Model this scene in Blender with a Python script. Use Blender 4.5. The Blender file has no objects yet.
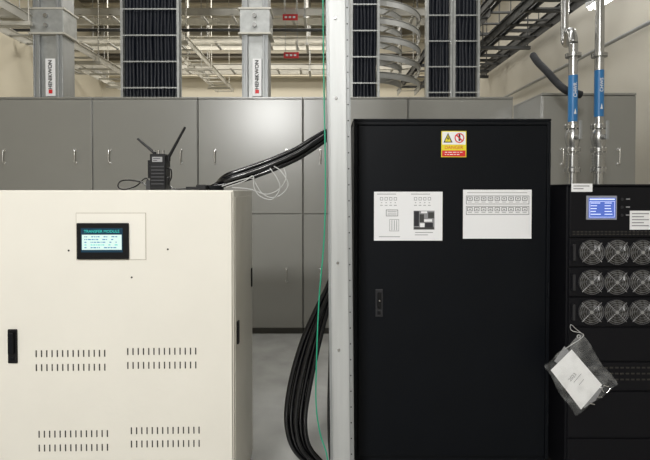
import bpy, math, random
from mathutils import Vector, Matrix
random.seed(4)
F=470.0; H=1.5
def X(px,d): return (px-325.0)*d/F
def Z(py,d): return H-(py-190.0)*d/F
def P(px,py,d): return Vector((X(px,d),d,Z(py,d)))
S=bpy.context.scene
COL=S.collection
try:
    S.view_settings.view_transform='Standard'
except Exception: pass

# ---------------- materials
def mat(name,col,rough=0.5,metal=0.0,noise=0.0,nscale=8.0,emit=None,estr=0.0,bump=0.0,spec=None,stretch=None):
    m=bpy.data.materials.new(name); m.use_nodes=True
    nt=m.node_tree; b=nt.nodes['Principled BSDF']
    b.inputs['Base Color'].default_value=(*col,1); b.inputs['Roughness'].default_value=rough
    b.inputs['Metallic'].default_value=metal
    if spec is not None: b.inputs['Specular IOR Level'].default_value=spec
    if emit: 
        b.inputs['Emission Color'].default_value=(*emit,1); b.inputs['Emission Strength'].default_value=estr
    if noise>0 or bump>0:
        tc=nt.nodes.new('ShaderNodeTexCoord'); mp=nt.nodes.new('ShaderNodeMapping')
        if stretch: mp.inputs['Scale'].default_value=stretch
        nt.links.new(tc.outputs['Object'],mp.inputs['Vector'])
        n=nt.nodes.new('ShaderNodeTexNoise'); n.inputs['Scale'].default_value=nscale; n.inputs['Detail'].default_value=6
        nt.links.new(mp.outputs['Vector'],n.inputs['Vector'])
        if noise>0:
            r=nt.nodes.new('ShaderNodeValToRGB')
            r.color_ramp.elements[0].position=0.3; r.color_ramp.elements[1].position=0.7
            r.color_ramp.elements[0].color=(*[c*(1-noise) for c in col],1)
            r.color_ramp.elements[1].color=(*[min(1,c*(1+noise)) for c in col],1)
            nt.links.new(n.outputs['Fac'],r.inputs['Fac']); nt.links.new(r.outputs['Color'],b.inputs['Base Color'])
        if bump>0:
            bp=nt.nodes.new('ShaderNodeBump'); bp.inputs['Strength'].default_value=bump; bp.inputs['Distance'].default_value=0.01
            nt.links.new(n.outputs['Fac'],bp.inputs['Height']); nt.links.new(bp.outputs['Normal'],b.inputs['Normal'])
    return m
M={}
M['cream']=mat('cream_powder_coat',(0.77,0.74,0.665),0.4,noise=0.02,nscale=3)
M['cream2']=mat('cream_plate',(0.81,0.78,0.705),0.35)
M['creamline']=mat('cream_seam',(0.42,0.38,0.31),0.6)
M['slot']=mat('slot_dark',(0.03,0.027,0.022),0.8)
M['black']=mat('black_powder_coat',(0.0035,0.0045,0.0065),0.5,noise=0.1,nscale=4,spec=0.16)
M['black2']=mat('black_trim',(0.005,0.006,0.008),0.5,spec=0.16)
M['blackp']=mat('black_plastic',(0.006,0.006,0.007),0.35,spec=0.3)
M['ups']=mat('ups_black',(0.006,0.006,0.008),0.5,spec=0.18)
M['upsline']=mat('ups_line',(0.02,0.02,0.023),0.5)
M['bezel']=mat('display_bezel_silver',(0.30,0.31,0.36),0.4)
M['gray']=mat('gray_enamel',(0.255,0.252,0.23),0.29,noise=0.03,nscale=2,spec=.8)
M['graydoor']=mat('gray_enamel_door',(0.26,0.257,0.235),0.29,noise=0.03,nscale=2,spec=.8)
M['grayseam']=mat('gray_seam',(0.07,0.068,0.06),0.7)
M['galv']=mat('galvanised_steel',(0.40,0.41,0.40),0.42,0.4,noise=0.14,nscale=14)
M['alu']=mat('column_steel',(0.54,0.55,0.545),0.42,0.3,noise=0.1,nscale=26,stretch=(1,1,0.05))
M['alud']=mat('column_lip_steel',(0.34,0.35,0.35),0.45,0.4,noise=0.08,nscale=20,stretch=(1,1,0.1))
M['steel']=mat('stainless',(0.48,0.48,0.47),0.27,0.85,noise=0.14,nscale=10)
M['tray']=mat('tray_galvanised',(0.56,0.54,0.48),0.5,0.15,noise=0.08,nscale=6)
M['bend']=mat('tray_bend_galvanised',(0.42,0.42,0.40),0.5,0.3,noise=0.1,nscale=6)
M['traydark']=mat('tray_dark',(0.06,0.06,0.058),0.55,0.3)
M['cable']=mat('cable_rubber',(0.004,0.004,0.005),0.2,spec=.7)
M['cable2']=mat('cable_rubber_blue',(0.004,0.006,0.012),0.42,spec=.3)
M['green']=mat('green_wire',(0.02,0.36,0.21),0.4)
M['greyw']=mat('grey_wire',(0.5,0.5,0.49),0.4)
M['white']=mat('paper_white',(0.88,0.88,0.89),0.5)
M['docw']=mat('document_white',(0.97,0.97,0.97),0.5)
M['ink']=mat('ink',(0.02,0.02,0.025),0.6)
M['inkg']=mat('ink_grey',(0.28,0.28,0.29),0.6)
M['yellow']=mat('sign_yellow',(0.85,0.72,0.03),0.5)
M['red']=mat('sign_red',(0.70,0.02,0.025),0.5)
M['blue']=mat('pipe_label_blue',(0.03,0.19,0.46),0.4)
M['chrome']=mat('chrome',(0.75,0.75,0.75),0.2,1.0)
M['scrB']=mat('screen_blue',(0.03,0.06,0.25),0.2,emit=(0.09,0.15,0.5),estr=0.85)
M['scrW']=mat('screen_white',(0.3,0.4,0.38),0.2,emit=(0.62,0.78,0.72),estr=0.72)
M['scrL']=mat('screen_pale_lines',(0.5,0.55,0.8),0.2,emit=(0.7,0.78,1.0),estr=0.8)
M['scrG']=mat('screen_green',(0.02,0.3,0.3),0.2,emit=(0.05,0.5,0.4),estr=0.8)
M['scrT']=mat('screen_teal_text',(0.02,0.12,0.25),0.2,emit=(0.03,0.15,0.3),estr=0.8)
M['scrK']=mat('screen_dark',(0.01,0.03,0.05),0.15,emit=(0.01,0.04,0.07),estr=0.5)
M['fan']=mat('fan_blade',(0.10,0.10,0.10),0.35,0.4)
M['fanw']=mat('fan_guard_wire',(0.42,0.42,0.43),0.3,0.6)
M['hazel']=mat('insulation_black',(0.011,0.012,0.015),0.7,bump=0.3,nscale=30)
M['lamp']=mat('lamp_tube',(1,1,1),0.5,emit=(1.0,0.99,0.96),estr=14)
M['wall']=mat('wall_cream',(0.58,0.535,0.43),0.8,noise=0.04,nscale=1.5)
M['wallr']=mat('wall_right_cream',(0.54,0.51,0.44),0.8,noise=0.04,nscale=1.5)
M['ceil']=mat('ceiling_grey',(0.17,0.155,0.13),0.85,noise=0.08,nscale=1)
M['floor']=mat('floor_epoxy',(0.42,0.42,0.40),0.14,noise=0.16,nscale=3.5)
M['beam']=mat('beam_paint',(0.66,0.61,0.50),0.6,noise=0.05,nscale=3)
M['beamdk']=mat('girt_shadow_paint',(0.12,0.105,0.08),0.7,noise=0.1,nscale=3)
pm=bpy.data.materials.new('clear_plastic'); pm.use_nodes=True
nt=pm.node_tree; nt.nodes.clear()
o=nt.nodes.new('ShaderNodeOutputMaterial'); mx=nt.nodes.new('ShaderNodeMixShader'); tr=nt.nodes.new('ShaderNodeBsdfTransparent'); pb=nt.nodes.new('ShaderNodeBsdfPrincipled')
pb.inputs['Base Color'].default_value=(0.7,0.71,0.71,1); pb.inputs['Roughness'].default_value=0.1; pb.inputs['Specular IOR Level'].default_value=1.0
tc=nt.nodes.new('ShaderNodeTexCoord'); nn=nt.nodes.new('ShaderNodeTexNoise'); nn.inputs['Scale'].default_value=16; nn.inputs['Detail'].default_value=1.5
bp=nt.nodes.new('ShaderNodeBump'); bp.inputs['Strength'].default_value=1.0; bp.inputs['Distance'].default_value=0.05
nt.links.new(tc.outputs['Object'],nn.inputs['Vector']); nt.links.new(nn.outputs['Fac'],bp.inputs['Height']); nt.links.new(bp.outputs['Normal'],pb.inputs['Normal'])
rp=nt.nodes.new('ShaderNodeValToRGB'); rp.color_ramp.elements[0].position=.45; rp.color_ramp.elements[0].color=(.05,.05,.05,1); rp.color_ramp.elements[1].position=.75; rp.color_ramp.elements[1].color=(.22,.22,.22,1)
nt.links.new(nn.outputs['Fac'],rp.inputs['Fac']); nt.links.new(rp.outputs['Color'],mx.inputs[0])
nt.links.new(tr.outputs[0],mx.inputs[1]); nt.links.new(pb.outputs[0],mx.inputs[2]); nt.links.new(mx.outputs[0],o.inputs[0])
M['bag']=pm
M['bagedge']=mat('plastic_seam',(0.5,0.5,0.5),0.2)

# ---------------- mesh builder
class MB:
    def __init__(s): s.v=[];s.f=[];s.m=[];s.sm=[]
    def add(s,vs,fs,mi=0,smooth=False):
        b=len(s.v); s.v+= [Vector(v) for v in vs]
        for f in fs: s.f.append([b+i for i in f]); s.m.append(mi); s.sm.append(smooth)
        return s
    def box(s,x0,x1,y0,y1,z0,z1,mi=0):
        if x0>x1:x0,x1=x1,x0
        if y0>y1:y0,y1=y1,y0
        if z0>z1:z0,z1=z1,z0
        vs=[(x0,y0,z0),(x1,y0,z0),(x1,y1,z0),(x0,y1,z0),(x0,y0,z1),(x1,y0,z1),(x1,y1,z1),(x0,y1,z1)]
        return s.add(vs,[(3,2,1,0),(4,5,6,7),(0,1,5,4),(1,2,6,5),(2,3,7,6),(3,0,4,7)],mi)
    def pbox(s,px0,py0,px1,py1,d,y0,y1,mi=0):
        return s.box(X(px0,d),X(px1,d),y0,y1,Z(py1,d),Z(py0,d),mi)
    def rect(s,px0,py0,px1,py1,d,y,mi=0):
        a,b,c,e=X(px0,d),X(px1,d),Z(py1,d),Z(py0,d)
        return s.add([(a,y,c),(b,y,c),(b,y,e),(a,y,e)],[(0,1,2,3)],mi)
    def outline(s,px0,py0,px1,py1,d,y,t=0.4,mi=0):
        s.rect(px0,py0,px1,py0+t,d,y,mi); s.rect(px0,py1-t,px1,py1,d,y,mi)
        s.rect(px0,py0+t,px0+t,py1-t,d,y,mi); s.rect(px1-t,py0+t,px1,py1-t,d,y,mi); return s
    def tube(s,pts,r,seg=10,mi=0,cap=True,radii=None):
        pts=[Vector(p) for p in pts]; n=len(pts)
        T=[]
        for i in range(n):
            t=(pts[min(i+1,n-1)]-pts[max(i-1,0)]); T.append(t.normalized())
        up=Vector((0,0,1)) if abs(T[0].z)<0.9 else Vector((1,0,0))
        N=(up-T[0]*up.dot(T[0])).normalized()
        vs=[]
        for i in range(n):
            N=(N-T[i]*N.dot(T[i])).normalized(); B=T[i].cross(N)
            rr=radii[i] if radii else r
            for k in range(seg):
                a=2*math.pi*k/seg; vs.append(pts[i]+N*math.cos(a)*rr+B*math.sin(a)*rr)
        fs=[]
        for i in range(n-1):
            for k in range(seg):
                k2=(k+1)%seg; fs.append((i*seg+k,i*seg+k2,(i+1)*seg+k2,(i+1)*seg+k))
        s.add(vs,fs,mi,True)
        if cap:
            s.add(vs[:seg],[tuple(reversed(range(seg)))],mi); s.add(vs[-seg:],[tuple(range(seg))],mi)
        return s
    def band(s,path,t,z0,z1,mi=0):
        n=len(path); vs=[]
        for i in range(n):
            a=Vector(path[max(i-1,0)]); b=Vector(path[min(i+1,n-1)]); d=(b-a).normalized(); nn=Vector((-d.y,d.x))*t/2
            p=Vector(path[i])
            vs+=[(p.x-nn.x,p.y-nn.y,z0),(p.x+nn.x,p.y+nn.y,z0),(p.x+nn.x,p.y+nn.y,z1),(p.x-nn.x,p.y-nn.y,z1)]
        fs=[(3,2,1,0)]
        for i in range(n-1):
            for k in range(4):
                k2=(k+1)%4; fs.append((i*4+k,i*4+k2,i*4+4+k2,i*4+4+k))
        fs.append(((n-1)*4,(n-1)*4+1,(n-1)*4+2,(n-1)*4+3))
        return s.add(vs,fs,mi)
    def cyl(s,p0,p1,r,seg=16,mi=0,r2=None):
        return s.tube([p0,p1],r,seg,mi,True,[r,r2 if r2 is not None else r])
    def ring(s,c,R,r,axis='y',seg=32,sg=6,mi=0):
        vs=[];fs=[]
        for i in range(seg):
            a=2*math.pi*i/seg
            for k in range(sg):
                b=2*math.pi*k/sg; q=R+r*math.cos(b); h=r*math.sin(b)
                if axis=='y': v=(c[0]+q*math.cos(a),c[1]+h,c[2]+q*math.sin(a))
                else: v=(c[0]+q*math.cos(a),c[1]+q*math.sin(a),c[2]+h)
                vs.append(v)
        for i in range(seg):
            for k in range(sg):
                i2=(i+1)%seg;k2=(k+1)%sg
                fs.append((i*sg+k,i*sg+k2,i2*sg+k2,i2*sg+k) if axis!='y' else (i*sg+k,i2*sg+k,i2*sg+k2,i*sg+k2))
        return s.add(vs,fs,mi,True)
    def disc(s,cx,y,cz,r,seg=24,mi=0):
        return s.add([(cx+r*math.cos(2*math.pi*i/seg),y,cz+r*math.sin(2*math.pi*i/seg)) for i in range(seg)],[tuple(range(seg))],mi)
    def text(s,t,cx,y,cz,size,mi=0,rot=0.0,bold=0.0):
        cu=bpy.data.curves.new('t','FONT'); cu.body=t; cu.size=size; cu.align_x='CENTER'; cu.align_y='CENTER'; cu.offset=bold
        ob=bpy.data.objects.new('t',cu); COL.objects.link(ob)
        dg=bpy.context.evaluated_depsgraph_get(); me=bpy.data.meshes.new_from_object(ob.evaluated_get(dg))
        c,sn=math.cos(rot),math.sin(rot)
        vs=[(cx+v.co.x*c-v.co.y*sn,y-v.co.z,cz+v.co.x*sn+v.co.y*c) for v in me.vertices]
        s.add(vs,[tuple(p.vertices) for p in me.polygons],mi)
        bpy.data.objects.remove(ob); bpy.data.curves.remove(cu); bpy.data.meshes.remove(me); return s
    def xf(s,mtx,start=0):
        for i in range(start,len(s.v)): s.v[i]=mtx@s.v[i]
        return s
    def obj(s,name,mats,origin=(0,0,0),bevel=0):
        me=bpy.data.meshes.new(name); o=Vector(origin)
        me.from_pydata([v-o for v in s.v],[],s.f); 
        for mm in (mats if isinstance(mats,(list,tuple)) else [mats]): me.materials.append(mm)
        for i,p in enumerate(me.polygons): p.material_index=s.m[i]; p.use_smooth=s.sm[i]
        me.update()
        ob=bpy.data.objects.new(name,me); COL.objects.link(ob)
        if bevel:
            b=ob.modifiers.new('Bevel','BEVEL'); b.width=bevel; b.segments=2; b.limit_method='ANGLE'; b.angle_limit=math.radians(50)
        return ob
def tag(o,label,category,group=None,kind=None):
    o['label']=label; o['category']=category
    if group:o['group']=group
    if kind:o['kind']=kind
class Thing:
    def __init__(s,name,label,category,loc,group=None):
        s.loc=Vector(loc); s.o=bpy.data.objects.new(name,None); s.o.empty_display_size=0.1; s.o.location=loc; COL.objects.link(s.o)
        tag(s.o,label,category,group); s.ch=[]
    def add(s,name,mb,mats,bevel=0,parent=None,label=None):
        ob=mb.obj(name,mats,s.loc,bevel); ob.parent=parent if parent else s.o
        if label: ob['label']=label
        s.ch.append(ob); return ob
def copy_tree(ob,parent=None,off=None):
    n=ob.copy(); COL.objects.link(n)
    if parent: n.parent=parent
    if off is not None: n.location=ob.location+Vector(off)
    for c in ob.children: copy_tree(c,n) if c is not n else None
    return n
def rep(ob,off):
    n=ob.copy(); COL.objects.link(n); n.location=ob.location+Vector(off); return n
def solo(name,mb,mats,label,category,origin,group=None,kind=None,bevel=0):
    ob=mb.obj(name,mats,origin,bevel); ob.location=origin; tag(ob,label,category,group,kind); return ob
def spline(pts,n=8):
    pts=[Vector(p) for p in pts]; out=[]
    q=[pts[0]*2-pts[1]]+pts+[pts[-1]*2-pts[-2]]
    for i in range(1,len(q)-2):
        a,b,c,d=q[i-1],q[i],q[i+1],q[i+2]
        for k in range(n):
            t=k/n
            out.append(0.5*((2*b)+(c-a)*t+(2*a-5*b+4*c-d)*t*t+(3*b-a-3*c+d)*t**3))
    out.append(pts[-1]); return out

# ---------------- room
def struct(name,mb,m):
    ob=mb.obj(name,m); ob['kind']='structure'; ob['label']=name.replace('_',' '); return ob
XL,XR,YB,ZC=-5.2,3.15,11.0,5.5
struct('floor',MB().box(XL-.1,XR+.1,-5,YB+.1,-0.1,0),M['floor'])
struct('ceiling',MB().box(XL-.1,XR+.1,-5,YB+.1,ZC,ZC+.1),M['ceil'])
struct('wall_right',MB().box(XR,XR+.1,-5,YB,0,ZC),M['wallr'])
struct('wall_left',MB().box(XL-.1,XL,-5,YB,0,ZC),M['wall'])
wb=MB().box(XL,XR,YB,YB+.1,0,ZC)
struct('wall_back',wb,M['wall'])
struct('wall_front',MB().box(XL,XR,-5.1,-5,0,ZC),M['wall'])
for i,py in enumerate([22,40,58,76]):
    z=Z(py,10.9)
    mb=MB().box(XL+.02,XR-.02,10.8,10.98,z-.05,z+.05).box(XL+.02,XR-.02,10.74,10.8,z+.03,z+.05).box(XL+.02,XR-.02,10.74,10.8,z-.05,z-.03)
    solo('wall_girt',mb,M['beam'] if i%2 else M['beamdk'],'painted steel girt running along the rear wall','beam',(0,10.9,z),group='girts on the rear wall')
for i,y in enumerate([6.3,8.4,10.2]):
    mb=MB(); z=ZC
    mb.box(XL+.01,XR-.01,y-.1,y+.1,z-.03,z-.001).box(XL+.01,XR-.01,y-.015,y+.015,z-.36,z-.03).box(XL+.01,XR-.01,y-.1,y+.1,z-.39,z-.36)
    solo('ceiling_beam',mb,M['beam'],'cream steel I-beam under the ceiling','beam',(0,y,z-.39),group='ceiling beams')

# ---------------- rear switchgear row
D=4.86; W=105*D/F; g='row of grey switchgear cabinets'
def gear(name,label,px0,px1,d,depth,pytop,group,split=214,handles=True):
    x0,x1=X(px0,d),X(px1,d); zt=Z(pytop,d); w=x1-x0
    t=Thing(name,label,'cabinet',((x0+x1)/2,d+depth/2,0),group)
    t.add('body',MB().box(x0+.002,x1-.002,d+.02,d+depth,0.06,zt-.02),M['gray'],.004)
    t.add('plinth',MB().box(x0+.004,x1-.004,d+.04,d+depth-.01,0,0.06),M['grayseam'])
    t.add('top_cover',MB().box(x0+.002,x1-.002,d+.005,d+depth,zt-.02,zt),M['graydoor'],.003)
    zs=Z(split,d)
    for (a,b,hz,nm) in ((zs+.006,zt-.03,Z(156.5,d),'door'),(0.07,zs-.006,Z(275,d),'door')):
        dr=t.add(nm,MB().box(x0+.008,x1-.008,d,d+.02,a,b),M['graydoor'],.004)
        if handles:
            for hx in (x0+.18,x1-.17):
                h=.065
                hb=MB().tube(spline([(hx,d,hz+h),(hx,d-.03,hz+h),(hx,d-.035,hz+h-.012),(hx,d-.035,hz-h+.012),(hx,d-.03,hz-h),(hx,d,hz-h)],4),.0065,8)
                hb.cyl((hx,d,hz+h),(hx,d-.006,hz+h),.014).cyl((hx,d,hz-h),(hx,d-.006,hz-h),.014)
                t.add('handle',hb,M['chrome'],parent=dr,label='chrome grip handle')
    return t
gt=gear('switchgear_cabinet','tall grey enamelled switchgear cabinet with chrome grip handles',-12,93,D,.8,97,g)
for k in range(1,5): copy_tree(gt.o,None,(W*k,0,0))
gt2=gear('switchgear_cabinet','tall grey switchgear cabinet standing forward beside the pipes',541,636,4.2,.64,93,None)

# ---------------- cream cabinet
D=2.0; y=D
x0,x1=X(-30,D),X(233,D); zt=1.5
t=Thing('control_cabinet','low cream metal control cabinet with touch screen and slotted vents','cabinet',(x1,y,0))
dep=.60
t.add('body',MB().box(x0,x1,y+.012,y+dep,.05,zt),M['cream'],.004)
t.add('plinth',MB().box(x0+.01,x1-.01,y+.03,y+dep-.02,0,.05),M['black2'])
door=t.add('door',MB().box(x0+.004,x1-.006,y,y+.012,.07,zt-.004),M['cream'],.003)
pl=MB().pbox(78,213,146,259,D,y-.002,y+.001,0)
pl.outline(77.4,212.4,146.6,259.6,D,y-.0008,.6,1)
t.add('screen_plate',pl,[M['cream2'],M['creamline']],parent=door)
sc=t.add('touch_screen',MB().pbox(79,222.5,130,258.5,D,y-.012,y-.002),M['blackp'],.003,parent=door,label='black framed touch screen showing a cyan status page')
sb=MB(); ys=y-.0125
sb.rect(83.5,227.5,124.5,251.5,D,ys,0)
sb.rect(84.5,234,123.5,249,D,ys-.0002,1)
sb.text('TRANSFER MODULE',X(104,D),ys-.0004,Z(230.8,D),.0165,2)
for r in range(5):
    xx=87
    while xx<118:
        w=random.choice([1,2,3]); sb.rect(xx,235.6+r*2.7,xx+w,236.5+r*2.7,D,ys-.0004,4 if r!=3 else 2); xx+=w+random.choice([.7,.7,4])
t.add('display',sb,[M['scrK'],M['scrW'],M['scrG'],M['blue'],M['scrT']],parent=sc)
for (a,b) in ((70,250),(168,249),(132,277)):
    t.add('knockout_hole',MB().cyl((X(a,D),y-.0015,Z(b,D)),(X(a,D),y+.001,Z(b,D)),.004,12),M['slot'],parent=door)
def vent(px,py,n=14,step=5.2):
    m=MB()
    for i in range(n):
        m.pbox(px+i*step,py-3.4,px+i*step+1.15,py+3.4,D,y-.0012,y+.002,0)
    t.add('vent',m,M['slot'],parent=door)
vent(36.5,353);vent(36.5,367);vent(127,351.5);vent(127,365.5);vent(38.5,434);vent(38.5,448);vent(130,431.5);vent(130,445)
hb=t.add('handle',MB().pbox(10,328,19,362,D,y-.008,y),M['blackp'],.003,parent=door,label='black swing handle')
t.add('lever',MB().pbox(12,331,17,352,D,y-.022,y-.006).pbox(12.5,355,16.5,359,D,y-.012,y-.006),M['black2'],.003,parent=hb)
t.add('side_panel',MB().box(x1,x1+.004,y+.03,y+dep-.03,.1,zt-.03),M['cream'],.001)
t.add('side_latch',MB().box(x1+.004,x1+.012,y+.06,y+.09,.82,.92),M['blackp'],.002)
t.add('side_latch',MB().box(x1+.004,x1+.010,y+.52,y+.54,.98,1.08),M['blackp'],.002)
t.add('cable_gland',MB().cyl((X(212,2.3),2.32,zt-.005),(X(212,2.3),2.32,zt+.02),.06,24),M['black2'])
t.o.rotation_euler=(0,0,math.radians(1.2))

# router on top
D=2.2
r=Thing('wireless_router','small black industrial wireless router with two antennas on the cream cabinet','router',(X(158,D),D,1.5))
b=r.add('body',MB().pbox(151.5,154,167,189.6,D,D-.02,D+.05).pbox(148.5,160,152,178,D,D-.01,D+.04),M['blackp'],.003)
f=MB()
for k in range(6): f.pbox(153,166+k*3.4,165.5,167.4+k*3.4,D,D-.024,D-.02)
f.pbox(147,180,153,189.4,D,D-.012,D+.03)
r.add('cooling_fins',f,M['upsline'],parent=b)
for k in range(3):
    c0=P(154.5+k*4.5,154,D); r.add('connector',MB().cyl(c0,c0+Vector((0,0,.018)),.006,8),M['steel'],parent=b)
r.add('sticker',MB().pbox(154,157,164,162,D,D-.0212,D-.0204,0).rect(155,158.3,162,159,D,D-.0216,1).rect(155,160.2,159,160.8,D,D-.0216,1),[M['inkg'],M['ink']],parent=b)
for (a,bb,c,d2) in ((155,153,138,138.5),(169,157,185.5,127)):
    an=MB().tube([P(a,bb,D),P(a+(c-a)*.3,bb+(d2-bb)*.3,D),P(c,d2,D)],.006,10,0,True,[.008,.0068,.0055])
    an.cyl(P(a,bb+4,D),P(a,bb-1,D),.008,10)
    r.add('antenna',an,M['blackp'],parent=b)
r.add('side_cable',MB().tube(spline([P(167,168,D),P(171,169,D),P(171.5,177,D),P(169,184,D),P(171,189.3,D)],6),.003,8),M['cable'])
r.add('side_cable',MB().tube(spline([P(167,176,D),P(169,178,D),P(168.5,184,D),P(174,188.6,D),P(186,188.8,D)],6),.003,8),M['cable'])
solo('router_cord',MB().tube(spline([P(148,186,D),P(141,182,D),P(130,180,D),P(121,181,D),P(118,186,D),P(123,189.3,D),P(136,186,D+.05),P(146,178,D+.08),P(150,186,D+.1)],6),.0035,8),M['cable'],'thin black cord looping beside the router','cord',tuple(P(148,186,D)))
ad=MB().pbox(196,184.5,206,189.6,D,D,D+.08).pbox(185,186.5,196,189.6,D,D+.01,D+.05)
solo('power_adapter',ad,M['blackp'],'flat black power adapter lying on the cream cabinet','adapter',tuple(P(200,189.6,D)),bevel=.003)

# ---------------- column
D=2.2
cx=X(343,D)
c=Thing('strut_column','galvanised slotted steel channel column from floor to ceiling','column',(cx,D,0))
xa,xb=X(331,D),X(355,D); zc=ZC-.02
m=MB()
m.box(xa,xa+.014,D+.008,D+.07,.01,zc,1)
m.box(xa+.012,xb-.022,D,D+.006,.01,zc)
m.box(xb-.024,xb-.020,D-.003,D+.07,.01,zc)
m.box(xb-.020,xb-.004,D+.004,D+.010,.01,zc,1)
m.box(xb-.004,xb,D-.002,D+.07,.01,zc,1)
m.box(xa+.012,xa+.016,D-.004,D+.01,.01,zc)
c.add('channel',m,[M['alu'],M['alud']],.001)
s_=MB()
z=.1
while z<zc-.1:
    s_.cyl((xb-.012,D+.0035,z),(xb-.012,D+.006,z),.0035,10); z+=.075
c.add('bolt_hole_strip',s_,M['slot'])
for z in (.75,1.16,1.93,2.3): c.add('bolt',MB().cyl(((xa+xb)/2-.012,D-.008,z),((xa+xb)/2-.012,D,z),.007,6),M['steel'])
c.add('base_plate',MB().box(xa-.05,xb+.03,D-.05,D+.1,0,.01),M['galv'],.002)
c.o.rotation_euler=(0,-.0109,0)
solo('earth_wire',MB().tube(spline([P(323,-110,2.2),P(323,0,2.17),P(324,90,2.17),P(325.5,180,2.17),P(324,240,2.17),P(319,300,2.17),P(316.5,360,2.18),P(316,405,2.2),P(320,435,2.2),P(327,458,2.18),P(330,490,2.16)],8),.0032,8),M['green'],'thin green earth wire hanging beside the steel column','wire',tuple(P(323,0,2.17)))

# thick cables
for k in range(5):
    dd=[0,.03,-.02,.035,.0][k]; yd=2.38+dd*.5
    v=[0,2.8,5.2,7.8,10.2][k]
    pts=[P(211+k*1.5,196,2.32+.012*k),P(212+k*1.5,187-k*.6,2.32+.012*k),P(226,184-v*.8,2.32+dd),P(247,178.5-v,2.32+dd),P(272,169.5-v,2.32+dd),P(296,159-v,2.34+dd),P(314,148-v,2.36+dd),P(328,139-v*.8,yd),P(338,141-v*.3,yd+.01),P(342,165,yd+.02),P(342,215,yd+.02),P(337+k*.9,255,yd),P(329+k*1.8,283,yd),P(315+k*3.0,312,yd-.01),P(301+k*4.4,345,yd-.02),P(290+k*5,385,yd-.03),P(286+k*4.7,420,yd-.02),P(291+k*4.2,446,yd),P(303+k*4,462,yd+.02),P(322+k*3,474,yd+.04),P(342+k*2,479,yd+.06)]
    solo('power_cable',MB().tube(spline(pts,7),.0125,12),M['cable'],'thick black power cable sagging down beside the steel column','cable',tuple(pts[8]),group='power cables between cabinets')
solo('drop_cable',MB().tube(spline([P(331,330,2.3),P(330,370,2.3),P(329,410,2.3),P(330,450,2.3),P(334,490,2.32)],8),.009,10),M['cable'],'black cable hanging straight down the steel column','cable',tuple(P(331,330,2.3)))
wires=[[P(222,186,2.28),P(240,180,2.26),P(252,178,2.26),P(256,184,2.26),P(262,193,2.26),P(272,197.5,2.26),P(283,193,2.26),P(288,183,2.26),P(281,171,2.27),P(274,166,2.28)],
[P(226,187,2.28),P(244,181,2.25),P(253,176,2.25),P(254,187,2.25),P(260,196,2.25),P(272,199,2.25),P(280,188,2.25),P(277,178,2.25),P(270,168,2.27)],
[P(232,187,2.28),P(250,189,2.26),P(266,194,2.26),P(279,189,2.26),P(286,178,2.26),P(284,168,2.27)]]
for pts in wires:
    solo('signal_wire',MB().tube(spline(pts,7),.0026,8),M['greyw'],'thin grey signal wire looping below the black cables','wire',tuple(pts[0]),group='loose grey signal wires')

# ---------------- black cabinet
D=2.45;y=D
x0,x1=X(354,D),X(551,D); zt=Z(118.5,D)
b=Thing('black_cabinet','tall matt black electrical cabinet with notices taped to its door','cabinet',((x0+x1)/2,y,0))
b.add('body',MB().box(x0,x1,y+.02,y+.8,.08,zt-.012),M['black'],.004)
b.add('top_cover',MB().box(x0-.003,x1+.003,y+.006,y+.8,zt-.012,zt),M['black2'],.003)
b.add('plinth',MB().box(x0+.01,x1-.01,y+.03,y+.78,0,.08),M['black2'])
b.add('frame',MB().box(x0,x0+.018,y+.004,y+.02,.08,zt-.014).box(x1-.018,x1,y+.004,y+.02,.08,zt-.014).box(x0+.018,x1-.018,y+.004,y+.02,zt-.032,zt-.014),M['black2'],.002)
bd=b.add('door',MB().box(x0+.022,x1-.022,y,y+.02,.1,zt-.036),M['black'],.004)
hh=b.add('handle',MB().pbox(375.5,289,383,317,D,y-.006,y),M['upsline'],.003,parent=bd,label='black recessed swing handle')
b.add('lever',MB().pbox(377.3,292,381,308,D,y-.02,y-.006).pbox(377.5,311,381,314.5,D,y-.010,y-.006,0),M['blackp'],.002,parent=hh)
b.add('keyhole',MB().cyl(P(379.2,300,D)-Vector((0,.022,0)),P(379.2,300,D)-Vector((0,.018,0)),.004,10),M['steel'],parent=hh)
for py in (160,290,420):
    b.add('hinge',MB().cyl(P(549.2,py-7,D)-Vector((0,.002,0)),P(549.2,py+7,D)-Vector((0,.002,0)),.006,10),M['black2'],parent=bd)
sg=Thing('warning_sign','yellow and red electrical danger sticker on the black cabinet door','sign',tuple(P(453.5,157,D)))
s_=MB().pbox(441,131,466,157,D,y-.002,y-.0002,0)
sg.add('sign_plate',s_,M['yellow'],0)
s_=MB(); q=y-.0024
s_.rect(441.8,131.8,465.2,144.5,D,q,0)
a=[P(447.6,133,D),P(443,142.5,D),P(452.2,142.5,D)]
s_.add([(v.x,q-.0003,v.z) for v in a],[(0,1,2)],1)
a=[P(447.6,134.8,D),P(444.6,141.6,D),P(450.6,141.6,D)]
s_.add([(v.x,q-.0006,v.z) for v in a],[(0,1,2)],2)
a=[P(448.2,135.8,D),P(446.3,138.9,D),P(447.5,138.9,D),P(446.9,141.4,D),P(449,138.1,D),P(447.8,138.1,D)]
s_.add([(v.x,q-.0009,v.z) for v in a],[(0,1,2,3,4,5)],1)
cc=P(459,138,D)
s_.disc(cc.x,q-.0003,cc.z,4.9*D/F,28,3); s_.disc(cc.x,q-.0006,cc.z,3.8*D/F,28,0)
s_.rect(458.1,135.2,459.9,141,D,q-.0009,1); s_.disc(cc.x,q-.0009,P(0,134.9,D).z,.0045,12,1)
st=len(s_.v); s_.box(cc.x-4.3*D/F,cc.x+4.3*D/F,q-.0012,q-.0011,cc.z-.0035,cc.z+.0035,3)
s_.xf(Matrix.Translation(cc)@Matrix.Rotation(math.radians(45),4,'Y')@Matrix.Translation(-cc),st)
s_.text('DANGER',X(453.5,D),q-.0003,Z(147.5,D),.024,3)
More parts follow.
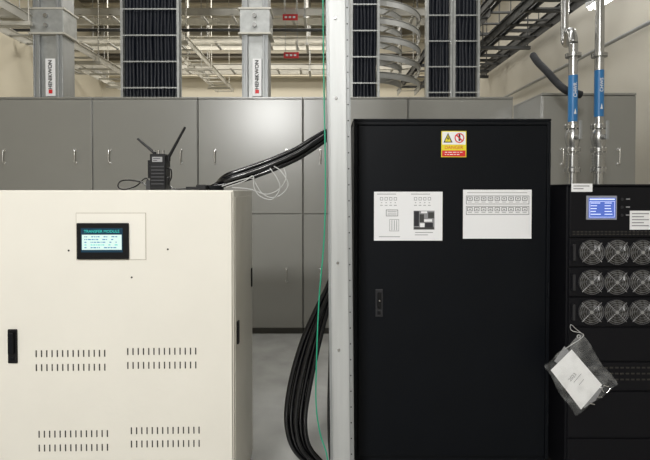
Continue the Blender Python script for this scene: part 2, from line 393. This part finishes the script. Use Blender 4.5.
s_.rect(441.8,150.4,465.2,156.4,D,q,3)
for r_ in range(2):
    xx=444.5
    while xx<460: 
        w=random.choice([1.5,2.5,3.5]); s_.rect(xx,151.8+r_*2.2,xx+w,152.5+r_*2.2,D,q-.0004,0); xx+=w+1
sg.add('sign_print',s_,[M['white'],M['ink'],M['yellow'],M['red']])
pa=Thing('paper_notice','white laminated sheet with wiring diagram and photo on black door','paper',tuple(P(408,240.5,D)),group='notices on the black cabinet door')
pa.add('sheet',MB().pbox(374,191.5,442.5,240.5,D,y-.0022,y-.0002),M['white'])
s_=MB(); q=y-.0026
for gx in (380,414):
    for k in range(4):
        px=gx+k*4.6
        s_.outline(px,197,px+3,200.2,D,q,.45,1); s_.rect(px+.8,202.2,px+2.2,202.8,D,q,1); s_.rect(px,204.8,px+2.8,205.4,D,q,1)
s_.rect(377,193.6,396,194.2,D,q,1); s_.rect(411,193.6,430,194.2,D,q,1)
s_.outline(386,209.5,398,216,D,q,.45,0)
for k in range(3): s_.rect(387.5,211+k*1.7,396.5,211.5+k*1.7,D,q,1)
s_.outline(389.5,219,399,231,D,q,.45,1)
for k in range(3): s_.rect(391.6+k*2.4,220,392.2+k*2.4,230,D,q,1)
s_.rect(413.5,210.5,434.5,229.5,D,q,1)
for (a0,b0,a1,b1,mi) in ((414,211,419,226,0),(419.5,214,424,222,3),(424,219,432,221.5,2),(425,222.5,433,227,0),(428,212,434,218,3),(420,223,424.5,227,2),(414,227,434,229,3),(421,211,427,213,2)):
    s_.rect(a0,b0,a1,b1,D,q-.0004,mi)
s_.rect(379,236.3,400,236.9,D,q,1); s_.rect(415,232,433,232.6,D,q,1); s_.rect(415,234.4,428,235,D,q,1)
pa.add('print',s_,[M['ink'],M['inkg'],M['white'],M['traydark']])
pa=Thing('paper_notice','white laminated sheet with two rows of boxed symbols','paper',tuple(P(497,238.5,D)),group='notices on the black cabinet door')
pa.add('sheet',MB().pbox(463,189.5,531.5,238.5,D,y-.0022,y-.0002),M['white'])
s_=MB()
s_.rect(467,192.3,527,192.8,D,q,1)
for r_ in range(2):
    s_.outline(466,195.5+r_*10.5,529,204+r_*10.5,D,q,.4,0)
    for k in range(9):
        px=467.2+k*6.85
        s_.outline(px,196.6+r_*10.5,px+5.2,200.4+r_*10.5,D,q,.5,0); s_.rect(px+1.6,198.2+r_*10.5,px+3.6,198.9+r_*10.5,D,q,0)
        s_.rect(px+.5,201.6+r_*10.5,px+4.5,202.1+r_*10.5,D,q,1)
pa.add('print',s_,[M['ink'],M['inkg']])

# ---------------- UPS
D=2.35;y=D
x0,x1=X(568,D),X(665,D); zt=Z(184,D)
u=Thing('ups_cabinet','black modular power backup cabinet with display and nine fans','ups',((x0+x1)/2,y,0))
u.add('body',MB().box(x0,x1,y+.012,y+.72,.05,zt-.01),M['ups'],.004)
u.add('top_cover',MB().box(x0-.002,x1+.002,y,y+.72,zt-.01,zt),M['ups'],.003)
u.add('plinth',MB().box(x0+.01,x1-.01,y+.03,y+.7,0,.05),M['slot'])
pn=u.add('control_panel',MB().pbox(570,187,663,237,D,y,y+.012),M['ups'],.003)
sc=u.add('display_bezel',MB().pbox(586,195.5,616.5,219.5,D,y-.006,y),M['bezel'],.002,parent=pn)
s_=MB().rect(588,197.5,615,218,D,y-.0065,0).rect(589,198.5,614,199.6,D,y-.0068,1)
for k in range(5): s_.rect(590,202.4+k*2.8,595+random.random()*6,203.1+k*2.8,D,y-.0068,1); s_.rect(604,202.4+k*2.8,609+random.random()*3,203.1+k*2.8,D,y-.0068,1)
s_.outline(589,201,614,217,D,y-.0068,.35,1)
u.add('display',s_,[M['scrB'],M['scrL']],parent=sc,label='blue lit display')
for k in range(3): 
    q_=P(622,199+k*8,D)
    u.add('button',MB().cyl(q_,q_-Vector((0,.004,0)),.007,14).rect(626,198.3+k*8,630,199.4+k*8,D,y-.0006,1),[M['upsline'],M['inkg']],parent=pn)
s_=MB().pbox(630,210.5,652,229.5,D,y-.0012,y,0)
for k in range(5): s_.rect(632,213+k*3,649-(k%2)*5,214+k*3,D,y-.0016,1)
u.add('rating_sticker',s_,[M['white'],M['inkg']],parent=pn)
s_=MB()
for r_ in range(2):
    for k in range(22): s_.pbox(573+k*4,231+r_*2.6,575.6+k*4,232.2+r_*2.6,D,y-.0008,y+.001)
u.add('vent',s_,M['slot'],parent=pn)
s_=MB().pbox(571,183.4,592,191.6,D,y-.0035,y-.0022,0)
s_.rect(573,185.3,589,186.3,D,y-.0039,1).rect(573,188,583,189,D,y-.0039,1)
u.add('name_sticker',s_,[M['white'],M['inkg']])
first=None
for r_ in range(3):
    cy=252+30*r_
    mdp=u.add('power_module',MB().pbox(570,cy-14,663,cy+14.4,D,y,y+.012),M['ups'],.003)
    ed=MB().pbox(572,cy-8,574.5,cy+8,D,y-.018,y-.012).pbox(572,cy-8,574.5,cy-6,D,y-.012,y).pbox(572,cy+6,574.5,cy+8,D,y-.012,y)
    u.add('module_handle',ed,M['upsline'],parent=mdp)
    for cx_ in (591.5,616.8,642):
        c0=P(cx_,cy,D)
        if first is None:
            fr=MB().ring(c0-Vector((0,.004,0)),.0615,.0025,'y',40,8,2); fr.disc(c0.x,y-.0012,c0.z,.061,32,1)
            fo=u.add('fan',fr,[M['upsline'],M['slot'],M['upsline']],parent=mdp)
            bl=MB()
            for k in range(9):
                a0=2*math.pi*k/9; v=[]
                for (rr,da,yy) in ((.017,0,.008),(.038,.14,.009),(.058,.32,.009),(.058,.72,.002),(.038,.52,.002),(.017,.4,.002)):
                    v.append((c0.x+rr*math.cos(a0+da),y-.0015-yy,c0.z+rr*math.sin(a0+da)))
                bl.add(v,[(0,1,4,5),(1,2,3,4)],0)
            bl.cyl(c0-Vector((0,.001,0)),c0-Vector((0,.0105,0)),.018,20)
            u.add('fan_blades',bl,M['fan'],parent=fo)
            gd=MB()
            for R in (.028,.040,.051,.060): gd.ring(c0-Vector((0,.013,0)),R,.0007,'y',36,5)
            for k in range(4):
                a=math.pi/4+k*math.pi/2; dv=Vector((math.cos(a),0,math.sin(a)))
                gd.cyl(c0+dv*.012-Vector((0,.013,0)),c0+dv*.068-Vector((0,.012,0)),.0016,6)
            gd.cyl(c0-Vector((0,.011,0)),c0-Vector((0,.0145,0)),.009,18)
            u.add('fan_guard',gd,M['fanw'],parent=fo,label='bright wire fan guard')
            first=(fo,c0)
        else:
            n=copy_tree(first[0],mdp,c0-first[1])
for (a,b_) in ((328.5,362),(363.5,392),(393.5,440),(441.5,474)):
    mdp=u.add('blank_panel',MB().pbox(570,a,663,b_,D,y+.002,y+.012),M['ups'],.003)
s_=MB()
for k in range(3):
    for j in range(16): s_.pbox(574+j*5.4,368+k*6,577.4+j*5.4,369.5+k*6,D,y+.0008,y+.003)
u.add('vent',s_,M['slot'])

# ---------------- document bag
D=2.28
cor=[P(583,334,D),P(545,367,D),P(577,418,D),P(620,386,D)]
def bil(uu,vv): return cor[0]*(1-uu)*(1-vv)+cor[1]*uu*(1-vv)+cor[3]*(1-uu)*vv+cor[2]*uu*vv
bg=Thing('document_bag','clear plastic bag of documents hanging on the fan cabinet','bag',tuple(P(583,334,D)))
N=34
for side in (-1,1):
    vs=[];fs=[]
    for i in range(N+1):
        for j in range(N+1):
            uu,vv=i/N,j/N; p=bil(uu,vv)
            e_=math.sin(math.pi*uu)**.5*math.sin(math.pi*vv)**.5 if 0<uu<1 and 0<vv<1 else 0
            cr=abs(math.sin(uu*9+vv*6))+abs(math.sin(vv*11-uu*5+1))
            w=.010*e_+.007*cr*e_+.002*math.sin(uu*41+vv*33)*e_
            p=p+Vector((.006*math.sin(vv*9)*(1 if uu in(0,1) else 0),side*max(w,0.0),.005*math.sin(uu*13)*(1 if vv in (0,1) else .3))); vs.append(p)
    for i in range(N):
        for j in range(N):
            q0=i*(N+1)+j; fs.append((q0,q0+1,q0+N+2,q0+N+1))
    bg.add('plastic_film',MB().add(vs,fs,0,True),M['bag'])
def sheet(poly,yy,mi,mb): mb.add([(X(a,D),yy,Z(b_,D)) for a,b_ in poly],[tuple(range(len(poly)))],mi)
s_=MB(); 
sheet([(573,350),(604,386),(583,411),(552,371)],D-.001,0,s_)
sheet([(566,347),(598,381),(590,393),(556,362)],D+.003,1,s_)
sheet([(588,392),(606,388),(598,402),(586,410)],D+.002,1,s_)
bg.add('document',s_,[M['docw'],M['inkg']])
s_=MB(); st=0
s_.text('2023',X(574,D),D-.0024,Z(378,D),.024,0,rot=math.radians(50))
for k in range(2):
    c0=P(579+k*4,379+k*4,D); st=len(s_.v)
    s_.box(c0.x-(.028-.01*k),c0.x+(.028-.01*k),D-.0024,D-.0018,c0.z-.001,c0.z+.001)
    s_.xf(Matrix.Translation(c0)@Matrix.Rotation(math.radians(-50),4,'Y')@Matrix.Translation(-c0),st)
bg.add('document_print',s_,M['inkg'])
for (a,b_) in ((604,391),(608,387),(600,398),(610,392),(594,405)):
    c0=P(a,b_,D)-Vector((0,.004,0)); an=random.random()*3
    dv=Vector((math.cos(an),0,math.sin(an)))*.012
    bg.add('screw',MB().cyl(c0-dv,c0+dv,.0025,8).cyl(c0+dv,c0+dv*1.35,.005,8),M['chrome'])
bg.add('tie_string',MB().tube(spline([P(583,334,D),P(578,330,D+.02),P(572,325,D+.068),P(573,331,D+.04),P(585,336,D+.002),P(566,350,D-.002)],6),.002,6).ring(P(580,337,D-.003),.008,.002),M['greyw'])

# ---------------- pipes
D=3.4
def pipe(px,label,txt,bent):
    r_=.031; xx=X(px,D); o_=5 if bent else 0
    t=Thing('water_pipe',label,'pipe',(xx,D,0),'steel water pipes')
    if bent:
        zt_=Z(28,D)
        run=MB().tube(spline([(xx,D,0),(xx,D,1.2),(xx,D,zt_-.25),(xx,D,zt_-.12),(xx+.005,D+.035,zt_-.03),(xx+.03,D+.13,zt_),(xx+.14,D+.35,zt_),(xx+.18,D+.46,zt_+.03),(xx+.19,D+.5,zt_+.12),(xx+.19,D+.5,zt_+.5),(xx+.19,D+.5,ZC-.01)],6),r_,18)
    else: run=MB().tube([Vector((xx,D,0)),Vector((xx,D,1.5)),Vector((xx,D,ZC-.01))],r_,20)
    t.add('pipe_run',run,M['steel'])
    lb=MB().tube([(xx,D,Z(117+o_,D)),(xx,D,Z(71+o_,D))],r_+.001,20,0,False)
    t.add('flow_label',lb,M['blue'],label='blue label band with white writing')
    t.add('label_text',MB().text(txt,xx,D-r_-.003,Z(86+o_,D),.034,0,rot=math.pi/2,bold=.0005),M['white'])
    ar=P(px,107+o_,D)
    t.add('flow_arrow',MB().add([(xx-.009,D-r_-.003,ar.z-.02),(xx+.009,D-r_-.003,ar.z-.02),(xx,D-r_-.003,ar.z+.022)],[(0,1,2)],0),M['white'])
    for py in (56,127,150,170):
        z=Z(py,D); fl=t.add('flange',MB().cyl((xx,D,z-.012),(xx,D,z-.001),.054,20).cyl((xx,D,z+.001),(xx,D,z+.012),.054,20),M['steel'])
        if py>120:
            for a in range(6): 
                ca,sa=math.cos(a*math.pi/3+.5)*.045,math.sin(a*math.pi/3+.5)*.045
                t.add('bolt',MB().cyl((xx+ca,D+sa,z-.02),(xx+ca,D+sa,z+.02),.006,6),M['chrome'],parent=fl)
    z=Z(138,D)
    vb=t.add('valve_body',MB().tube([(xx,D,z-.075),(xx,D,z-.04),(xx,D,z),(xx,D,z+.04),(xx,D,z+.075)],.04,20,0,True,[.036,.046,.052,.046,.036]).cyl((xx,D,z),(xx-.0,D-.10,z),.018,12),M['steel'])
    t.add('valve_lever',MB().box(xx-.010,xx+.010,D-.112,D-.1,z-.02,z+.11),M['alud'],.003,parent=vb)
    z=Z(161,D)
    t.add('flexible_joint',MB().tube([(xx,D,z-.05+.01*k) for k in range(11)],.04,20,0,True,[.044 if k%2 else .036 for k in range(11)]),M['steel'])
pipe(572,'stainless water pipe with blue label band bending beneath the cable ladder','CHWR',1)
pipe(598,'stainless water pipe with blue label band rising past the lamp','CHWS',0)
solo('insulated_pipe',MB().tube(spline([P(532,56,4.3),P(537,63,4.15),P(546,72,4.0),P(556,83,3.9),P(566,91,3.8),P(580,95,3.8)],8),.03,14),M['hazel'],'black foam insulated pipe slanting beneath the cable ladder','pipe',tuple(P(536,66,4.2)))
solo('wall_conduit',MB().cyl((3.08,3.2,Z(22,4.45)),(3.08,8.5,Z(22,4.45)),.02,12),M['alud'],'grey conduit running along the cream side wall','pipe',(3.08,5,Z(22,4.45)))

# ---------------- vertical bus ducts
def busduct(px0,px1):
    D=5.05; a,b_=X(px0,D),X(px1,D); zb=2.462
    t=Thing('bus_duct',"vertical galvanised bus duct riser with nameplate on the grey cabinets",'bus duct',((a+b_)/2,D+.1,zb),'bus duct risers')
    w=b_-a
    t.add('duct_body',MB().box(a+w*.2,b_-w*.2,D,D+.18,zb,ZC-.02),M['galv'],.003)
    t.add('flange_rail',MB().box(a,a+w*.2,D-.03,D+.2,zb,ZC-.02).box(a+w*.13,a+w*.22,D-.045,D-.03,zb,ZC-.02).box(a,a+w*.04,D-.045,D-.03,zb,ZC-.02),M['alud'],.003)
    t.add('flange_rail',MB().box(b_-w*.2,b_,D-.03,D+.2,zb,ZC-.02).box(b_-w*.22,b_-w*.13,D-.045,D-.03,zb,ZC-.02).box(b_-w*.04,b_,D-.045,D-.03,zb,ZC-.02),M['alud'],.003)
    z=Z(34,D)
    t.add('joint_cover',MB().box(a-.02,b_+.02,D-.06,D+.22,z-.02,z+.24),M['galv'],.005)
    t.add('joint_flange',MB().box(a-.035,b_+.035,D-.07,D+.23,z-.03,z-.01),M['tray'],.002)
    t.add('joint_flange',MB().box(a-.035,b_+.035,D-.07,D+.23,z+.23,z+.25),M['tray'],.002)
    for zz in (.06,.16): t.add('joint_bolt',MB().cyl(((a+b_)/2,D-.09,z+zz),((a+b_)/2,D-.06,z+zz),.024,6),M['steel'])
    t.add('nameplate',MB().box(a+w*.4,b_-w*.26,D-.034,D-.001,Z(97,D),Z(60,D),0),M['white'])
    cx_=a+w*.57
    tx=MB().text('HENIKWON',cx_,D-.038,Z(76,D),.056,0,rot=math.pi/2,bold=.001)
    s0=.02; cz=Z(92.5,D); tx.add([(cx_-s0,D-.036,cz-s0),(cx_+s0,D-.036,cz-s0),(cx_+s0,D-.036,cz+s0),(cx_-s0,D-.036,cz+s0)],[(0,1,2,3)],1)
    t.add('nameplate_text',tx,[M['ink'],M['red']])
busduct(37,66);busduct(243,269)

# ---------------- vertical ladders with cables
def riser(px0,px1,D,n,phase=0):
    a,b_=X(px0,D),X(px1,D); zb=2.462; zt_=ZC-.02
    t=Thing('cable_ladder','vertical galvanised cable ladder riser standing on the grey cabinets','cable ladder',((a+b_)/2,D,zb),'vertical cable ladders')
    for xx in (a,b_-.026):
        t.add('side_rail',MB().box(xx,xx+.026,D-.04,D-.035,zb,zt_).box(xx,xx+.004,D-.035,D+.05,zb,zt_).box(xx,xx+.026,D+.045,D+.05,zb,zt_),M['galv'])
    z=zb+.1+phase; r0=t.add('rung',MB().box(a+.025,b_-.025,D-.036,D-.03,z,z+.014),M['galv'])
    k=1
    while z+.28*k<zt_: rep(r0,(0,0,.28*k)); k+=1
    w=(b_-a-.056)
    for layer in range(2):
        for k in range(n-layer):
            rr=w/n*(random.uniform(.5,.6) if not layer else .62)
            cx_=a+.028+w*(k+.5+.5*layer)/n
            ph=random.random()*6; am=(.003+.004*random.random())
            lo,hi=a+.028+rr,b_-.028-rr
            yb_=D+.008+layer*.03+(0 if layer else random.uniform(0,.008))
            pts=[(min(hi,max(lo,cx_+am*math.sin(j*.7+ph)+am*.5*math.sin(j*1.7+ph*2))),yb_+.003*math.cos(j*.8+ph),zb+(zt_-zb)*j/20) for j in range(21)]
            solo('riser_cable',MB().tube(pts,rr,8),M['cable2'],'black power cable clamped upright in the cable ladder','cable',(cx_,yb_,zb),group='cables in the vertical ladders')
riser(123,181,5.1,15,.03)
riser(350,379,5.1,7,.08)
riser(425,451,5.2,6,.0)
riser(451.5,478,5.2,6,.0)

# ---------------- overhead trays
def tray_x(xa,xb,D,py,w=.4,h=.11,mm='tray',grp='overhead cable ladders'):
    z=Z(py,D)
    t=Thing('cable_ladder','galvanised overhead cable ladder crossing the hall','cable ladder',((xa+xb)/2,D,z),grp)
    for yy in (D,D+w): t.add('side_rail',MB().box(xa,xb,yy,yy+.006,z,z+h).box(xa,xb,yy-.02,yy,z+h-.008,z+h).box(xa,xb,yy-.02,yy,z,z+.008),M[mm])
    r0=t.add('rung',MB().box(xa+.1,xa+.14,D,D+w,z+.01,z+.03),M['bend']); k=1
    while xa+.1+.45*k<xb: rep(r0,(.45*k,0,0)); k+=1
    x=xa+.6; m=MB()
    for yy in (D-.03,D+w+.03): m.cyl((x,yy,z-.04),(x,yy,ZC-.001),.008,6)
    m.box(x-.02,x+.02,D-.06,D+w+.06,z-.045,z-.005)
    h0=t.add('hanger',m,M['bend']); k=1
    while x+2.1*k<xb: rep(h0,(2.1*k,0,0)); k+=1
def tray_y(x0,x1,ya,yb,z,h=.09,mm='tray',cab=0,step=.3):
    t=Thing('cable_ladder','overhead cable ladder running the length of the hall','cable ladder',((x0+x1)/2,ya,z),'overhead cable ladders')
    for xx in (x0,x1): t.add('side_rail',MB().box(xx,xx+.006,ya,yb,z,z+h).box(xx-.02,xx+.02,ya,yb,z+h-.008,z+h),M[mm])
    r0=t.add('rung',MB().box(x0,x1,ya+.1,ya+.135,z+.01,z+.03),M[mm]); k=1
    while ya+.1+step*k<yb: rep(r0,(0,step*k,0)); k+=1
    m=MB(); y_=ya+.5
    for xx in (x0-.03,x1+.03): m.cyl((xx,y_,z-.04),(xx,y_,ZC-.001),.008,6)
    m.box(x0-.06,x1+.06,y_-.02,y_+.02,z-.045,z-.005)
    h0=t.add('hanger',m,M[mm]); k=1
    while y_+1.5*k<yb: rep(h0,(0,1.5*k,0)); k+=1
    for k in range(cab):
        xx=x0+.05+.07*k
        solo('tray_cable',MB().tube([(xx,ya+.02,z+.055),(xx+.01,(ya+yb)/2,z+.055),(xx,yb-.02,z+.055)],.024,8),M['cable2'],'black cable lying in the overhead ladder','cable',(xx,ya,z+.055),group='cables in the overhead ladders')
tray_x(XL+.1,1.9,7.0,17)
tray_x(XL+.1,.3,7.9,44)
tray_x(XL+.1,1.9,9.2,70)
tray_y(-3.6,-3.1,4.4,10.3,3.25)
tray_y(-2.35,-2.0,6.2,10.3,3.62)
tray_y(2.0,2.5,3.9,7.6,3.30,mm='traydark',cab=2,step=.4)
tray_y(1.45,1.85,5.3,9.2,3.45,mm='traydark',cab=1,step=.4)
tray_y(2.62,2.95,4.6,9.2,3.75,mm='traydark',cab=0,step=.4)
tray_y(1.95,2.4,4.6,9.0,3.70,mm='traydark',cab=2,step=.4)
for k,py in enumerate((6,24,42,60,78)):
    d=6.0; z=Z(py,d); xc=.50; R=.6; w=.26
    t=Thing('cable_ladder_bend','galvanised curved cable ladder bend stacked above the cabinets','cable ladder',(xc,d,z),'stacked curved cable ladders')
    for rr in (R,R+w):
        path=[(xc-.45,d+R+w-rr)]+[(xc+rr*math.sin(a),d+R+w-rr*math.cos(a)) for a in [math.pi/2*j/14 for j in range(15)]]+[(xc+rr,d+R+w+.3)]
        t.add('side_rail',MB().band(path,.006,z,z+.08).band(path,.03,z+.074,z+.08),M['bend'])
    for j in range(4):
        a=math.pi/2*j/3; c_=Vector((xc,d+R+w,0)); dv=Vector((math.sin(a),-math.cos(a),0)); sd=Vector((dv.y,-dv.x,0))*.02
        pa_=c_+dv*R; pb_=c_+dv*(R+w); zz=z+.012
        t.add('rung',MB().add([(pa_.x-sd.x,pa_.y-sd.y,zz),(pb_.x-sd.x,pb_.y-sd.y,zz),(pb_.x+sd.x,pb_.y+sd.y,zz),(pa_.x+sd.x,pa_.y+sd.y,zz)],[(0,1,2,3)]),M['bend'])
solo('sprinkler_pipe',MB().cyl((XL+.05,6.6,Z(31,6.6)),(0.0,6.6,Z(31,6.6)),.022,12),M['traydark'],'dark horizontal pipe beneath the ceiling','pipe',(0,6.6,Z(31,6.6)))
for (px,py) in ((290.5,18.5),(291.5,56)):
    d=6.9
    t=Thing('hanging_sign','small red hanging sign with white arrow marks on the overhead ladder','sign',tuple(P(px,py,d)),'red hanging signs')
    t.add('sign_plate',MB().pbox(px-7.5,py-3,px+7.5,py+3,d,d-.01,d),M['red'],.002)
    s_=MB()
    for k in range(3): s_.rect(px-5.5+k*4,py-1,px-3+k*4,py+1,d,d-.0105)
    t.add('sign_print',s_,M['white'])
    t.add('hanger',MB().cyl((X(px-6,d),d+.01,Z(py,d)),(X(px-6,d),d+.01,ZC),.004,6),M['galv'])
    t.add('hanger',MB().cyl((X(px+6,d),d+.01,Z(py,d)),(X(px+6,d),d+.01,ZC),.004,6),M['galv'])
def batten(x,y_,z,L=1.2,ax='y',vis=True):
    t=Thing('batten_lamp','white fluorescent batten lamp hanging below the ceiling','lamp',(x,y_,z),'ceiling batten lamps')
    a=L/2
    if ax=='y':
        t.add('housing',MB().box(x-.06,x+.06,y_-a,y_+a,z+.03,z+.08),M['white'],.004)
        for s1 in(-.03,.03): t.add('tube',MB().cyl((x+s1,y_-a+.03,z+.013),(x+s1,y_+a-.03,z+.013),.016,10),M['lamp'])
    else:
        t.add('housing',MB().box(x-a,x+a,y_-.06,y_+.06,z+.03,z+.08),M['white'],.004)
        for s1 in(-.03,.03): t.add('tube',MB().cyl((x-a+.03,y_+s1,z+.013),(x+a-.03,y_+s1,z+.013),.016,10),M['lamp'])
    t.add('suspension_rod',MB().cyl((x,y_,z+.08),(x,y_,ZC-.001),.005,6),M['galv'])
batten(2.56,4.3,3.22,.5)
batten(-1.45,-2.6,3.6,1.2,'x')
batten(1.2,-2.6,3.6,1.2,'x')
def area(x,y_,z,sx,sy,pw,col=(1,.995,.975),rot=(0,0,0)):
    l=bpy.data.lights.new('area','AREA'); l.shape='RECTANGLE'; l.size=sx; l.size_y=sy; l.energy=pw; l.color=col
    o_=bpy.data.objects.new('ceiling_light',l); o_.location=(x,y_,z); o_.rotation_euler=rot; COL.objects.link(o_)
area(-1.4,-2.6,3.45,.9,.4,185,rot=(math.radians(65),0,0))
area(-.55,-1.6,4.2,1.3,.8,65,rot=(math.radians(20),0,0))
area(-.4,3.4,4.9,4,.6,65)
area(-1,7.6,5.0,6,.8,150,(1,.96,.88))
area(-1,9.8,5.0,6,.5,90,(1,.96,.88))
area(2.4,5.2,4.6,1,1,35)
w=bpy.data.worlds.new('World'); S.world=w; w.use_nodes=True
w.node_tree.nodes['Background'].inputs[0].default_value=(.9,.93,1,1); w.node_tree.nodes['Background'].inputs[1].default_value=.3
cam=bpy.data.cameras.new('camera'); co=bpy.data.objects.new('camera',cam); COL.objects.link(co)
cam.sensor_width=36; cam.lens=F/650*36; co.location=(0,0,H+.001)
pit=1.0
co.rotation_euler=(math.radians(90-pit),0,0)
cam.shift_y=-(40-F*math.tan(math.radians(pit)))/650
cam.clip_start=.05
S.camera=co
